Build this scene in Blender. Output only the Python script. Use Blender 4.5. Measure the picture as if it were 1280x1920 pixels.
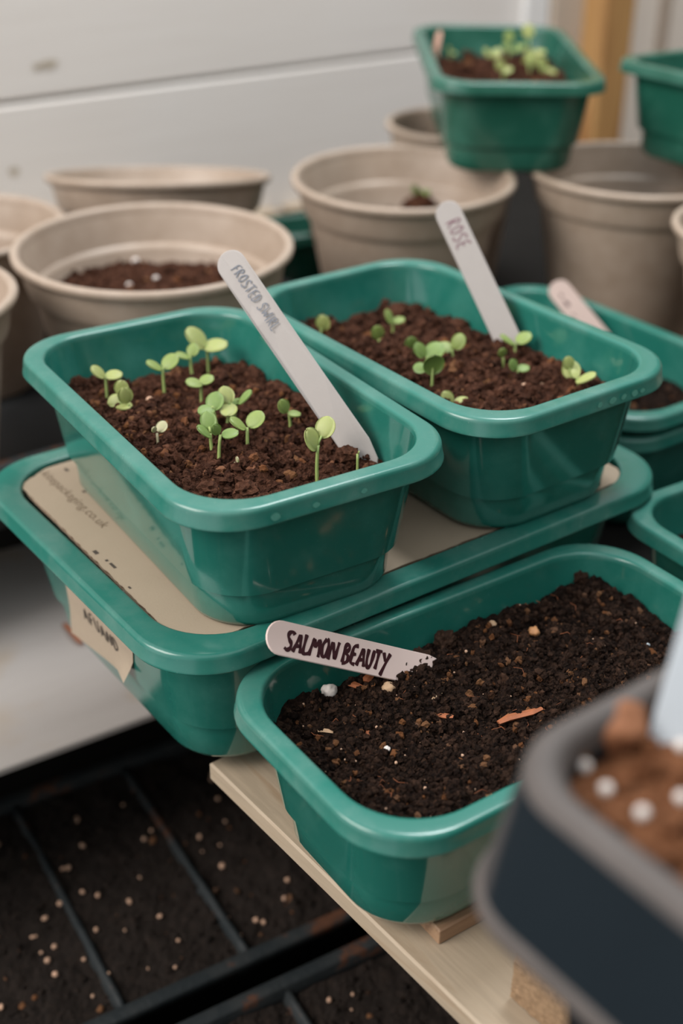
import bpy, math, random
import numpy as np
from mathutils import Vector, Matrix, noise, Euler

# ------------------------------------------------------------------ scene, camera, world, lights
for o_ in list(bpy.data.objects):
    bpy.data.objects.remove(o_)
SC = bpy.context.scene
COL = SC.collection
cam_d = bpy.data.cameras.new('camera')
cam = bpy.data.objects.new('camera', cam_d)
COL.objects.link(cam)
PITCH, ROLL = 0.5137, 0.00963
cam_d.sensor_fit = 'VERTICAL'
cam_d.sensor_height = 36.0
cam_d.sensor_width = 24.0
cam_d.lens = 45.0
cam_d.clip_start = 0.01
cam_d.dof.use_dof = True
cam_d.dof.focus_distance = 0.535
cam_d.dof.aperture_fstop = 4.8
fwd = Vector((0, math.cos(PITCH), -math.sin(PITCH)))
rt = Vector((1, 0, 0))
up = rt.cross(fwd)
r2 = rt * math.cos(ROLL) + up * math.sin(ROLL)
u2 = up * math.cos(ROLL) - rt * math.sin(ROLL)
M = Matrix((r2, u2, -fwd)).transposed().to_4x4()
M.translation = Vector((0, 0, 0.38443))
cam.matrix_world = M
SC.camera = cam

world = bpy.data.worlds.new('world')
SC.world = world
world.use_nodes = True
world.node_tree.nodes['Background'].inputs[0].default_value = (0.93, 0.98, 1.0, 1)
world.node_tree.nodes['Background'].inputs[1].default_value = 0.82


def area(name, loc, target, size, power, col):
    d = bpy.data.lights.new(name, 'AREA')
    d.shape = 'RECTANGLE'
    d.size, d.size_y = size
    d.energy = power
    d.color = col
    o = bpy.data.objects.new(name, d)
    o.location = loc
    o.rotation_euler = (Vector(target) - Vector(loc)).to_track_quat('-Z', 'Y').to_euler()
    COL.objects.link(o)
    return o


area('skylight_window', (-2.0, -0.35, 1.85), (0.0, 0.85, 0.1), (1.7, 1.4), 66.0, (1.0, 0.93, 0.87))
area('roof_light', (0.35, 1.0, 1.6), (0.1, 0.75, 0.1), (0.6, 0.35), 15.0, (0.95, 0.98, 1.0))
SC.view_settings.view_transform = 'Standard'
SC.view_settings.look = 'None'
SC.view_settings.exposure = 0.32
SC.view_settings.gamma = 1.0
SC.view_settings.use_curve_mapping = False


# ------------------------------------------------------------------ materials
class NT:
    def __init__(s, name):
        s.m = bpy.data.materials.new(name)
        s.m.use_nodes = True
        s.t = s.m.node_tree
        s.b = s.t.nodes['Principled BSDF']
        s.co = s.t.nodes.new('ShaderNodeTexCoord').outputs['Object']

    def n(s, typ, **kw):
        nd = s.t.nodes.new('ShaderNode' + typ)
        for k, v in kw.items():
            if k.startswith('_'):
                setattr(nd, k[1:], v)
            else:
                key = k.replace('__', ' ')
                if key in nd.inputs:
                    inp = nd.inputs[key]
                else:
                    inp = nd.inputs[int(key[1:])]
                if hasattr(v, 'is_linked') or isinstance(v, bpy.types.NodeSocket):
                    s.t.links.new(v, inp)
                else:
                    inp.default_value = v
        return nd

    def set(s, **kw):
        for k, v in kw.items():
            inp = s.b.inputs[k.replace('__', ' ')]
            if isinstance(v, bpy.types.NodeSocket):
                s.t.links.new(v, inp)
            else:
                inp.default_value = v

    def noise(s, scale, detail=4, rough=.55, vec=None, dist=0.0):
        return s.n('TexNoise', Vector=vec or s.co, Scale=scale, Detail=detail, Roughness=rough, Distortion=dist).outputs['Fac']

    def ramp(s, fac, stops):
        nd = s.n('ValToRGB', Fac=fac)
        e = nd.color_ramp.elements
        while len(e) < len(stops):
            e.new(0.5)
        for i, (p, c) in enumerate(stops):
            e[i].position = p
            e[i].color = c if len(c) == 4 else (*c, 1)
        return nd.outputs['Color']

    def mix(s, fac, a, b):
        nd = s.t.nodes.new('ShaderNodeMix')
        nd.data_type = 'RGBA'
        for idx, v in ((0, fac), (6, a), (7, b)):
            if isinstance(v, bpy.types.NodeSocket):
                s.t.links.new(v, nd.inputs[idx])
            else:
                nd.inputs[idx].default_value = v if idx == 0 or len(v) == 4 else (*v, 1)
        return nd.outputs[2]

    def math(s, op, a, b=0.0):
        nd = s.t.nodes.new('ShaderNodeMath')
        nd.operation = op
        for i, v in enumerate((a, b)):
            if isinstance(v, bpy.types.NodeSocket):
                s.t.links.new(v, nd.inputs[i])
            else:
                nd.inputs[i].default_value = v
        return nd.outputs[0]

    def mapping(s, scale, rot=(0, 0, 0)):
        return s.n('Mapping', Vector=s.co, Scale=scale, Rotation=rot).outputs[0]

    def bump(s, h, strength, dist):
        nd = s.n('Bump', Height=h, Strength=strength, Distance=dist)
        s.t.links.new(nd.outputs[0], s.b.inputs['Normal'])


def green_mat(name, base, dusty, rg=.22):
    s = NT(name)
    n1 = s.noise(35, 5, .6)
    n2 = s.noise(900, 2, .5)
    dust = s.ramp(n1, [(.45, (0, 0, 0)), (.75, (1, 1, 1))])
    speck = s.ramp(n2, [(.70, (0, 0, 0)), (.76, (1, 1, 1))])
    f = s.math('ADD', s.math('MULTIPLY', dust, .22), .035 if rg > .2 else 0.0)
    f2 = s.math('ADD', f, s.math('MULTIPLY', speck, .22))
    s.set(Base__Color=s.mix(f2, base, dusty), Roughness=s.math('ADD', s.math('MULTIPLY', dust, .08), rg))
    s.b.inputs['IOR'].default_value = 1.54
    if rg < .2:
        s.b.inputs['Coat Weight'].default_value = .65
        s.b.inputs['Coat Roughness'].default_value = .07
    s.bump(s.noise(420, 2), .06, .0002)
    return s.m


M_GREEN = green_mat('green_plastic', (.014, .148, .115), (.25, .34, .30))
M_GREEN_BODY = green_mat('green_plastic_wall', (.015, .135, .105), (.12, .34, .28), .13)
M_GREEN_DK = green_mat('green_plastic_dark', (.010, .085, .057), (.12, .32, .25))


def soil_mat(name, dark, mid, light, sc=1.0):
    s = NT(name)
    n1 = s.noise(90 * sc, 6, .65)
    n2 = s.noise(420 * sc, 5, .7)
    n3 = s.noise(1500 * sc, 3, .7)
    c = s.ramp(n1, [(.36, dark), (.56, mid), (.75, light)])
    c2 = s.ramp(n2, [(.32, tuple(x * .45 for x in dark)), (.5, mid), (.66, light), (.78, tuple(min(1, x * 1.8) for x in light))])
    c3 = s.mix(.55, c, c2)
    sp = s.ramp(n3, [(.66, (0, 0, 0)), (.72, (1, 1, 1))])
    isl = s.n('NewGeometry').outputs['Random Per Island']
    ci = s.ramp(isl, [(0.0, tuple(x * .55 for x in dark)), (.45, mid), (.80, tuple(x * .75 for x in light)), (.93, tuple(x * 1.1 for x in light)), (.955, (.22, .085, .032)), (.985, (.26, .125, .06)), (1.0, tuple(min(1, x * 1.5) for x in light))])
    c3 = s.mix(s.math('ADD', .30, s.math('MULTIPLY', s.math('GREATER_THAN', isl, .945), .5)), c3, ci)
    c4 = s.mix(s.math('MULTIPLY', sp, .35), c3, tuple(min(1, x * 2.6) for x in light))
    s.set(Base__Color=c4, Roughness=.95)
    s.b.inputs['Specular IOR Level'].default_value = .12
    s.bump(s.math('ADD', n2, s.math('MULTIPLY', n3, .6)), .95, .0022)
    return s.m


M_SOIL = soil_mat('moist_compost', (.015, .006, .0038), (.066, .0265, .0155), (.20, .085, .050))
M_SOIL_DK = soil_mat('dark_compost', (.0040, .0024, .0018), (.019, .0098, .0066), (.105, .055, .035), 1.25)
M_SOIL_BLACK = soil_mat('wet_black_compost', (.016, .0125, .011), (.022, .017, .0145), (.05, .033, .025))
M_SOIL_RED = soil_mat('dry_red_compost', (.09, .033, .014), (.17, .068, .030), (.25, .11, .055), .6)


def pot_mat():
    s = NT('taupe_pot_plastic')
    n = s.noise(60, 5, .6)
    n2 = s.noise(1300, 2)
    c = s.ramp(n, [(.3, (.33, .25, .19)), (.7, (.40, .315, .25))])
    c = s.mix(s.math('MULTIPLY', s.ramp(n2, [(.6, (0, 0, 0)), (.7, (1, 1, 1))]), .25), c, (.5, .42, .34))
    s.set(Base__Color=c, Roughness=.42)
    s.bump(n2, .1, .0003)
    return s.m


M_POT = pot_mat()


def simple(name, col, rough=.5, var=.12, sc=80, spec=.5, bump=.1):
    s = NT(name)
    n = s.noise(sc, 5, .6)
    s.set(Base__Color=s.mix(n, tuple(c * (1 - var) for c in col), tuple(min(1, c * (1 + var)) for c in col)), Roughness=rough)
    s.b.inputs['Specular IOR Level'].default_value = spec
    s.bump(s.noise(sc * 6, 3), bump, .0005)
    return s.m


M_WALL = None


def wall_mat():
    s = NT('white_painted_board')
    g = s.noise(1.0, 5, .6, s.mapping((6, 6, 90)))
    st = s.noise(2.2, 4, .6)
    c = s.mix(g, (.72, .665, .62), (.80, .755, .715))
    c = s.mix(s.math('MULTIPLY', s.ramp(st, [(.5, (0, 0, 0)), (.8, (1, 1, 1))]), .25), c, (.80, .80, .81))
    s.set(Base__Color=c, Roughness=.6)
    s.bump(g, .1, .002)
    return s.m


M_WALL = wall_mat()


def wood_mat(name, light, darkc, sc=(9, 160, 160), rough=.6):
    s = NT(name)
    v = s.mapping(sc)
    w = s.noise(1.0, 6, .62, v, 1.2)
    w2 = s.noise(1.0, 3, .6, s.mapping(tuple(x * 3.5 for x in sc)))
    c = s.ramp(w, [(.30, darkc), (.48, light), (.58, tuple(x * .88 for x in light)), (.72, tuple(min(1, x * 1.08) for x in light))])
    c = s.mix(s.math('MULTIPLY', w2, .25), c, tuple(x * .7 for x in light))
    s.set(Base__Color=c, Roughness=rough)
    s.bump(s.math('ADD', w, w2), .25, .0008)
    return s.m


M_PINE = wood_mat('pale_pine', (.40, .315, .225), (.28, .185, .11), (75, 5, 75))
M_BATTEN = wood_mat('brown_batten_wood', (.36, .22, .13), (.20, .11, .06))
M_POST = wood_mat('amber_pine_post', (.50, .28, .105), (.30, .135, .045), (60, 60, 5))
M_BLOCKEND = simple('rough_sawn_end_grain', (.30, .195, .115), .9, .5, 420, .2, 1.0)
M_BOARD = None


def board_mat():
    s = NT('worn_white_shelf_board')
    g = s.noise(1.0, 5, .6, s.mapping((12, 55, 55)))
    st = s.noise(14, 3, .5)
    c = s.mix(g, (.29, .262, .243), (.34, .31, .29))
    c = s.mix(s.math('MULTIPLY', s.ramp(st, [(.56, (0, 0, 0)), (.72, (1, 1, 1))]), .6), c, (.30, .23, .16))
    s.set(Base__Color=c, Roughness=.8)
    return s.m


M_BOARD = board_mat()
M_BLACK = simple('black_plastic', (.013, .014, .015), .55, .3, 50, .3)
def dirty_black():
    s = NT('soil_dusted_black_plastic')
    n = s.noise(30, 5, .65)
    c = s.ramp(n, [(.40, (.014, .018, .020)), (.56, (.024, .027, .028)), (.62, (.075, .032, .018)), (.75, (.10, .045, .025))])
    s.set(Base__Color=c, Roughness=.6)
    s.b.inputs['Specular IOR Level'].default_value = .25
    s.bump(s.noise(300, 4), .5, .001)
    return s.m


M_BLACKGREEN = dirty_black()
M_KPOT = None


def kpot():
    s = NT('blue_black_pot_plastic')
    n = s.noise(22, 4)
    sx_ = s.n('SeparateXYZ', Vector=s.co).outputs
    corner_highlight = s.math('MINIMUM', sx_[1], s.math('MULTIPLY', sx_[0], -1.0))  # grey edge highlight painted down the collar's left corner
    corner_highlight = s.math('SUBTRACT', corner_highlight, .021)
    corner_highlight = s.ramp(s.math('ADD', s.math('MULTIPLY', corner_highlight, 18.0), s.math('MULTIPLY', n, .04)), [(.915, (0, 0, 0)), (.975, (1, 1, 1))])
    s.set(Base__Color=s.mix(s.math('MULTIPLY', corner_highlight, .8), s.mix(n, (.004, .008, .012), (.007, .013, .018)), (.075, .066, .064)), Roughness=.6)
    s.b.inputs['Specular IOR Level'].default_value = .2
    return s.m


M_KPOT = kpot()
M_KRIM = simple('dusty_grey_rim', (.085, .073, .068), .6, .3, 60, .3)
M_CARD = None


def card_mat():
    s = NT('brown_cardboard')
    f = s.noise(1100, 4, .7)
    b = s.noise(25, 4)
    c = s.mix(b, (.33, .258, .185), (.39, .305, .222))
    c = s.mix(s.math('MULTIPLY', s.ramp(f, [(.55, (0, 0, 0)), (.75, (1, 1, 1))]), .35), c, (.28, .20, .14))
    s.set(Base__Color=c, Roughness=.85)
    s.bump(f, .2, .0003)
    return s.m


M_CARD = card_mat()
M_PAPER = simple('tan_paper_label', (.36, .285, .21), .8, .08, 300)
M_LABEL_W = simple('white_wooden_label', (.345, .312, .295), .55, .04, 200)
M_LABEL_P = simple('pink_plastic_label', (.70, .545, .50), .42, .05, 60)
M_LABEL_B = simple('bright_white_label', (.42, .455, .49), .35, .04, 60)
M_INK_D = simple('dark_marker_ink', (.035, .006, .010), .3, .5, 500)
M_INK_G = simple('faded_grey_ink', (.13, .14, .165), .6, .5, 900)
M_INK_R = simple('faded_maroon_ink', (.17, .085, .105), .6, .4, 900)
M_PRINT = simple('dark_print', (.06, .045, .035), .8, .3, 900)
M_PRINT_F = simple('faded_brown_print', (.15, .10, .06), .8, .3, 900)
M_FOAM = simple('perlite_white', (.62, .56, .52), .9, .15, 900)
M_STONE = simple('pale_grit', (.50, .31, .21), .8, .4, 900)
M_CHIP = simple('bark_chip', (.28, .085, .030), .7, .5, 300)
M_CHIP_L = simple('pale_wood_sliver', (.42, .27, .16), .7, .3, 300)
M_DARK = simple('dark_timber_and_shade', (.014, .013, .012), .9, .3, 20, .1)  # dark timber; also the painted-in shade of the mats and closing board
M_BLOCKER = simple('dark_blocker_timber', (.11, .075, .05), .8, .3, 12)  # for the unseen walls that block world light
M_FLOOR = simple('dark_earth_floor', (.02, .017, .014), .9, .4, 6)


def leaf_mat(name, a, b):
    s = NT(name)
    n = s.noise(500, 4)
    n2 = s.noise(60, 2)
    s.set(Base__Color=s.mix(s.math('ADD', s.math('MULTIPLY', n, .5), s.math('MULTIPLY', n2, .5)), a, b), Roughness=.5)
    s.b.inputs['Subsurface Weight'].default_value = .25
    s.b.inputs['Subsurface Radius'].default_value = (.3, .6, .1)
    s.b.inputs['Subsurface Scale'].default_value = .002
    return s.m


M_LEAF = [leaf_mat('cotyledon_green', (.17, .235, .052), (.245, .31, .09)),
          leaf_mat('cotyledon_yellow_green', (.28, .315, .095), (.35, .375, .14)),
          leaf_mat('cotyledon_fresh_green', (.125, .205, .045), (.20, .285, .08)),
          leaf_mat('cotyledon_pale', (.38, .35, .19), (.44, .42, .26))]
M_STEM = simple('seedling_stem', (.26, .34, .10), .5, .2, 200)
M_STEM_P = simple('pale_stem', (.42, .38, .24), .5, .2, 200)


# ------------------------------------------------------------------ mesh helpers
def tag(o, label=None, cat=None, group=None, kind=None):
    if label: o['label'] = label
    if cat: o['category'] = cat
    if group: o['group'] = group
    if kind: o['kind'] = kind
    return o


def empty(name, loc=(0, 0, 0), rot=None):
    o = bpy.data.objects.new(name, None)
    o.empty_display_size = .02
    COL.objects.link(o)
    o.location = loc
    if rot is not None:
        o.rotation_euler = rot
    return o


def mesh_obj(name, verts, faces, mat, parent=None, smooth=True, autosmooth=None):
    me = bpy.data.meshes.new(name)
    me.from_pydata([tuple(v) for v in verts], [], [tuple(f) for f in faces])
    me.validate()
    if isinstance(mat, (list, tuple)):
        for m_ in mat: me.materials.append(m_)
    else:
        me.materials.append(mat)
    if smooth:
        me.polygons.foreach_set('use_smooth', [True] * len(me.polygons))
    me.update()
    if autosmooth:
        me.set_sharp_from_angle(angle=autosmooth)
    o = bpy.data.objects.new(name, me)
    COL.objects.link(o)
    if parent is not None:
        o.parent = parent
    return o


def rrect(l, w, r, n=10):
    pts = []
    for k, (sx, sy) in enumerate([(1, 1), (-1, 1), (-1, -1), (1, -1)]):
        for i in range(n + 1):
            a = k * math.pi / 2 + i * math.pi / 2 / n
            pts.append((sx * (l / 2 - r) + r * math.cos(a), sy * (w / 2 - r) + r * math.sin(a)))
    return pts


def skin(rings, close_first=False, close_last=False):
    """rings: equal-length loops of 3-D points"""
    n = len(rings[0])
    V = [p for r in rings for p in r]
    F = []
    for i in range(len(rings) - 1):
        for j in range(n):
            a, b = i * n + j, i * n + (j + 1) % n
            F.append((a, b, b + n, a + n))
    if close_first: F.append(tuple(range(n))[::-1])
    if close_last: F.append(tuple(range((len(rings) - 1) * n, len(rings) * n)))
    return V, F


def box(name, size, mat, parent=None, loc=(0, 0, 0), bevel=.0015, rotz=0.0, origin_bottom=False):
    sx, sy, sz = [s / 2 for s in size]
    b = min(bevel, sx * .4, sy * .4, sz * .4)
    rings = []
    for z, ins in ((-sz, b), (-sz + b, 0), (sz - b, 0), (sz, b)):
        rings.append([(x, y, z) for x, y in rrect(2 * sx - 2 * ins, 2 * sy - 2 * ins, max(b - ins, b * .25), 2)])
    V, F = skin(rings, True, True)
    o = mesh_obj(name, V, F, mat, parent, smooth=False)
    o.location = loc
    o.rotation_euler = (0, 0, rotz)
    return o


def xf(yaw, tx=0.0, ty=0.0):
    return (Matrix.Rotation(yaw, 3, 'Z') @ Matrix.Rotation(-tx, 3, 'Y') @ Matrix.Rotation(ty, 3, 'X')).to_euler()


# ------------------------------------------------------------------ seed trays
def tray(name, label, l, w, h, loc, yaw, skirt=.008, ai=.0221, fl=.0092, r=.0268, tx=0., ty=0., mat=None, group=None, stepz=.29, n=12):
    mat = mat or M_GREEN
    t = .0016
    root = empty(name, loc, xf(yaw, tx, ty))
    tag(root, label, 'seed tray', group)

    def ring(ins, z):
        rr_ = max(.004, r - ins * .22)
        return [(x, y, z) for x, y in rrect(l - 2 * ins, w - 2 * ins, rr_, n)]
    zs = h * stepz
    iw_top = fl
    ow_top = fl - t

    def lin(z, step):  # outer wall inset at height z
        a = ow_top + (ai - .0028 - ow_top) * (1 - z / h)
        return a + (.0027 if step else 0)
    # rim: inner lip edge -> flat top -> roll -> skirt -> underside
    rim = [(iw_top + .0002, h - .0030), (iw_top, h - .0014), (iw_top - .0003, h - .0006), (iw_top - .0009, h - .00015), (iw_top - .0016, h),
           (.0030, h - .0001), (.0023, h - .0002), (.0018, h - .0004), (.0013, h - .0008), (.0010, h - .0014), (.0008, h - .0020), (.0007, h - .0026),
           (.0002, h - skirt + .0012), (-.0001, h - skirt + .0004), (0, h - skirt), (.0006, h - skirt - .0001), (t, h - skirt + .0004), (t + .0003, h - t - .0012), (ow_top + .0003, h - t - .0010)]
    V, F = skin([ring(a, z) for a, z in rim])
    mesh_obj('rim', V, F, mat, root)
    body = [(ow_top + .0003, h - t - .0010), (lin(h - .006, 0), h - .006), (lin(zs + .020, 0), zs + .020), (lin(zs, 0), zs + .0010), (lin(zs, 0) + .0001, zs + .0001), (lin(zs, 1) + .0003, zs - .0002), (lin(zs - .002, 1), zs - .0025),
            (ai - .0016, .0045), (ai - .0004, .0018), (ai + .0014, .0004), (ai + .0030, 0), (ai + .012, 0)]
    inner = [(ai + .012, t), (ai + .005, t), (ai + t + .001, t + .001), (ai + t - .0004, t + .004), (lin(zs, 1) + t, zs), (lin(zs, 0) + t, zs + .003), (iw_top + .0002, h - .0030)]
    V, F = skin([ring(a, z) for a, z in body + inner])
    nn = 4 * (n + 1)
    k1 = (len(body) - 1) * nn
    F.append(tuple(range(k1, k1 + nn)))
    F.append(tuple(range(k1 + nn, k1 + 2 * nn))[::-1])
    F = [f for f in F if not (len(f) == 4 and min(f) >= k1 and max(f) < k1 + 2 * nn and any(v >= k1 + nn for v in f))]
    mesh_obj('body', V, F, M_GREEN_BODY if mat is M_GREEN else mat, root, autosmooth=math.radians(50))
    return root


# ------------------------------------------------------------------ soil
def hnoise(x, y, sc, seed, octv=4):
    return noise.fractal(Vector((x * sc, y * sc, seed)), .9, 2.1, octv)


def soil_h(x, y, seed, amp, csc):
    """lumpy crumbly relief in metres"""
    wx = x + .003 * noise.noise(Vector((x * 90, y * 90, seed + 9)))
    wy = y + .003 * noise.noise(Vector((x * 90, y * 90, seed + 19)))
    h = hnoise(x, y, 22, seed, 2) * amp * .55
    c = noise.voronoi(Vector((wx * csc * .62, wy * csc * .62, seed + 2)))[0]
    h += max(-.3, .5 - c[0]) * amp * .95
    c = noise.voronoi(Vector((wx * csc * 1.7, wy * csc * 1.7, seed)))[0]
    h += (0.45 - c[0]) * amp * .55
    c = noise.voronoi(Vector((wx * csc * 4.2, wy * csc * 4.2, seed + 5)))[0]
    h += (0.45 - c[0]) * amp * .22
    h += hnoise(x, y, 420, seed + 3, 3) * amp * .12
    return h


def in_rr(x, y, l, w, r):
    """signed clamp into rounded rectangle -> (inside?, nearest x, y)"""
    cx = max(-(l / 2 - r), min(l / 2 - r, x))
    cy = max(-(w / 2 - r), min(w / 2 - r, y))
    dx, dy = x - cx, y - cy
    d = math.hypot(dx, dy)
    if d <= r: return True, x, y
    return False, cx + dx * r / d, cy + dy * r / d


_ICO = None


def ico(sub):
    import bmesh
    bm = bmesh.new()
    bmesh.ops.create_icosphere(bm, subdivisions=sub, radius=1)
    V = np.array([v.co[:] for v in bm.verts])
    F = np.array([[v.index for v in f.verts] for f in bm.faces])
    bm.free()
    return V, F


ICO1, ICO2, ICO3 = ico(1), ico(2), ico(3)


def blobs(specs, base, rng, squash=.75, rough=.22):
    """specs: list of (x,y,z,size).  returns verts, faces of lumpy crumbs"""
    V0, F0 = base
    n = len(V0)
    VV, FF = [], []
    bank = [np.array([1 + rough * 2.4 * noise.fractal(Vector(v) * 1.7 + Vector((j * 3.7, 1.3, 0)), .7, 2.1, 3) for v in V0]) for j in range(14)]
    for k, (x, y, z, s) in enumerate(specs):
        rad = bank[k % 14] + rough * .45 * rng.standard_normal(n)
        sc = np.array([1, rng.uniform(.6, 1), rng.uniform(squash * .7, squash * 1.2)])
        q = Euler((rng.uniform(0, 6.28), rng.uniform(0, 6.28), rng.uniform(0, 6.28))).to_matrix()
        P = (V0 * rad[:, None] * sc) @ np.array(q).T * s
        VV.append(P + np.array([x, y, z]))
        FF.append(F0 + k * n)
    return VV, FF


def soil(label, l, w, r, loc, rot, zfun, seed, amp=.004, csc=110, res=.0013, crumbs=1800, csize=(.0006, .0022), mat=None, name='potting_soil', flat=False, smooth=True, clods=0, clsize=(.003, .005)):
    rng = np.random.default_rng(seed)
    random.seed(seed)
    nx, ny = max(4, int(l / res)), max(4, int(w / res))
    idx = {}
    V, F = [], []
    H = lambda x, y: zfun(x, y) + soil_h(x, y, seed * 7.3, amp, csc)
    keep = {}
    for i in range(nx + 1):
        for j in range(ny + 1):
            x = -l / 2 + l * i / nx
            y = -w / 2 + w * j / ny
            ok, a, b = in_rr(x, y, l, w, r)
            keep[i, j] = ok
            idx[i, j] = len(V)
            V.append((a, b, H(a, b)))
    for i in range(nx):
        for j in range(ny):
            c = [(i, j), (i + 1, j), (i + 1, j + 1), (i, j + 1)]
            if any(keep[k] for k in c):
                F.append([idx[k] for k in c])
    used = sorted({v for f in F for v in f})
    mp = {v: i for i, v in enumerate(used)}
    V = [V[v] for v in used]
    F = [[mp[v] for v in f] for f in F]
    sp = []
    m_ = .004
    while len(sp) < crumbs:
        x, y = rng.uniform(-l / 2, l / 2), rng.uniform(-w / 2, w / 2)
        if not in_rr(x, y, l - 2 * m_, w - 2 * m_, max(.003, r - m_))[0]: continue
        s = csize[0] + (csize[1] - csize[0]) * rng.random() ** 3.2
        sp.append((x, y, H(x, y) + s * .25, s))
    base = len(V)
    small = [q for q in sp if q[3] < csize[0] + .35 * (csize[1] - csize[0])]
    big = [q for q in sp if q[3] >= csize[0] + .35 * (csize[1] - csize[0])]
    for specs, ib in ((small, ICO1), (big, ICO2)):
        if specs:
            vv, ff = blobs(specs, ib, rng)
            vv = np.concatenate(vv); ff = np.concatenate(ff) + len(V)
            V += [tuple(p) for p in vv.tolist()]
            F += ff.tolist()
    if clods:
        cl = []
        while len(cl) < clods:
            x, y = rng.uniform(-l / 2, l / 2), rng.uniform(-w / 2, w / 2)
            s = rng.uniform(*clsize)
            if not in_rr(x, y, l - 2.6 * s, w - 2.6 * s, max(.003, r - s))[0]: continue
            cl.append((x, y, H(x, y) + s * rng.uniform(-.15, .3), s))
        vv, ff = blobs(cl, ICO3, rng, .8, .26)
        vv = np.concatenate(vv); ff = np.concatenate(ff) + len(V)
        V += [tuple(p) for p in vv.tolist()]
        F += ff.tolist()
    o = mesh_obj(name, V, F, mat or M_SOIL, smooth=False)
    o.location = loc
    o.rotation_euler = rot
    tag(o, label, 'soil', kind='stuff')
    return o, H


def local(root_loc, rot, p):
    return rot.to_matrix().inverted() @ (Vector(p) - Vector(root_loc))


# ------------------------------------------------------------------ pots
def pot(label, cx, cy, zr, r, zb, tilt=(0, 0), mat=None, group=None, name='plant_pot', collar=.026, br=.66, n=72, cat='plant pot'):
    mat = mat or M_POT
    root = empty(name, (cx, cy, zb), (tilt[0], tilt[1], 0))
    tag(root, label, cat, group)
    H = zr - zb
    t = .0016

    def ring(rad, z): return [(rad * math.cos(2 * math.pi * k / n), rad * math.sin(2 * math.pi * k / n), z) for k in range(n)]
    tp = (1 - br) * r / H
    f = lambda z: r - .004 - (H - z) * tp * .82   # outer wall radius
    rim = [(f(H) - .0024, H - .006), (f(H) - .0018, H - .002), (f(H) - .0010, H - .0004), (f(H) + .0006, H), (r - .0010, H - .0002), (r - .0002, H - .0011), (r, H - .0028), (r - .0004, H - .0044), (r - .0014, H - .0056), (f(H - .0062) + .0006, H - .0064)]
    V, F = skin([ring(a, z) for a, z in rim]); mesh_obj('rim', V, F, mat, root)
    zc = H - collar
    body = [(f(H - .0062) + .0006, H - .0064), (f(zc + .004) + .0003, zc + .004), (f(zc), zc + .0012), (f(zc) - .0006, zc), (f(zc) - .0032, zc - .0008), (f(zc - .004) - .0034, zc - .004),
            (f(H * .12) - .0036, H * .12), (f(0) - .0038, .004), (f(0) - .0048, .001), (f(0) - .007, 0)]
    inner = [(f(0) - .008, .002), (f(.004) - .0058, .005), (f(zc * .76) - .0075, zc * .76), (f(zc * .78) - .0068, zc * .78 + .001), (f(zc * .79) - .0052, zc * .79 + .0014), (f(zc - .004) - .0062, zc - .003), (f(zc - .001) - .0056, zc - .0004), (f(zc) - .0030, zc + .0010), (f(H - .012) - .0022, H - .012), (f(H) - .0024, H - .006)]
    V, F = skin([ring(a, z) for a, z in body + inner])
    k1 = (len(body) - 1) * n
    F.append(tuple(range(k1, k1 + n))); F.append(tuple(range(k1 + n, k1 + 2 * n))[::-1])
    mesh_obj('body', V, F, mat, root, autosmooth=math.radians(45))
    return root


# ------------------------------------------------------------------ seedlings
def leaf_mesh(L, W, up_n, along):
    """leaf blade: petiole end at origin, +along direction; normal up_n"""
    a = along.normalized()
    nrm = (up_n - a * up_n.dot(a)).normalized()
    s = nrm.cross(a)
    V, F = [], []
    NU, NV = 9, 6
    for i in range(NU + 1):
        t = .5 - .5 * math.cos(math.pi * i / NU)
        wid = max(W * .04, W * math.sqrt(max(0, t * (1 - t))))
        for j in range(NV + 1):
            v = -1 + 2 * j / NV
            z = -.10 * W * (v * v) + .06 * L * math.sin(t * 2.6) + .03 * W * (1 - abs(v))*-1
            p = a * (L * t) + s * (wid * v) + nrm * z
            V.append(p)
    for i in range(NU):
        for j in range(NV):
            q = i * (NV + 1) + j
            F.append((q, q + 1, q + NV + 2, q + NV + 1))
    m = len(V)
    th = nrm * .00045
    V2 = [p - th for p in V]
    F2 = [tuple(reversed([k + m for k in f])) for f in F]
    # edge wall
    loop = [j for j in range(NV + 1)] + [i * (NV + 1) + NV for i in range(1, NU + 1)] + [NU * (NV + 1) + j for j in range(NV - 1, -1, -1)] + [i * (NV + 1) for i in range(NU - 1, 0, -1)]
    F3 = [(loop[k], loop[(k + 1) % len(loop)], loop[(k + 1) % len(loop)] + m, loop[k] + m) for k in range(len(loop))]
    return V + V2, F + F2 + F3


def tube(pts, radii, n=8):
    rings = []
    for i, p in enumerate(pts):
        d = (Vector(pts[min(i + 1, len(pts) - 1)]) - Vector(pts[max(i - 1, 0)])).normalized()
        a = d.orthogonal().normalized() if abs(d.z) < .99 else Vector((1, 0, 0))
        if i and ref is not None:
            a = (ref - d * ref.dot(d)).normalized()
        ref = a
        b = d.cross(a)
        rings.append([Vector(p) + (a * math.cos(2 * math.pi * k / n) + b * math.sin(2 * math.pi * k / n)) * radii[i] for k in range(n)])
    return skin(rings, True, True)


CAMDIR = Vector((0.0, -0.80, 0.60))


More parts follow.
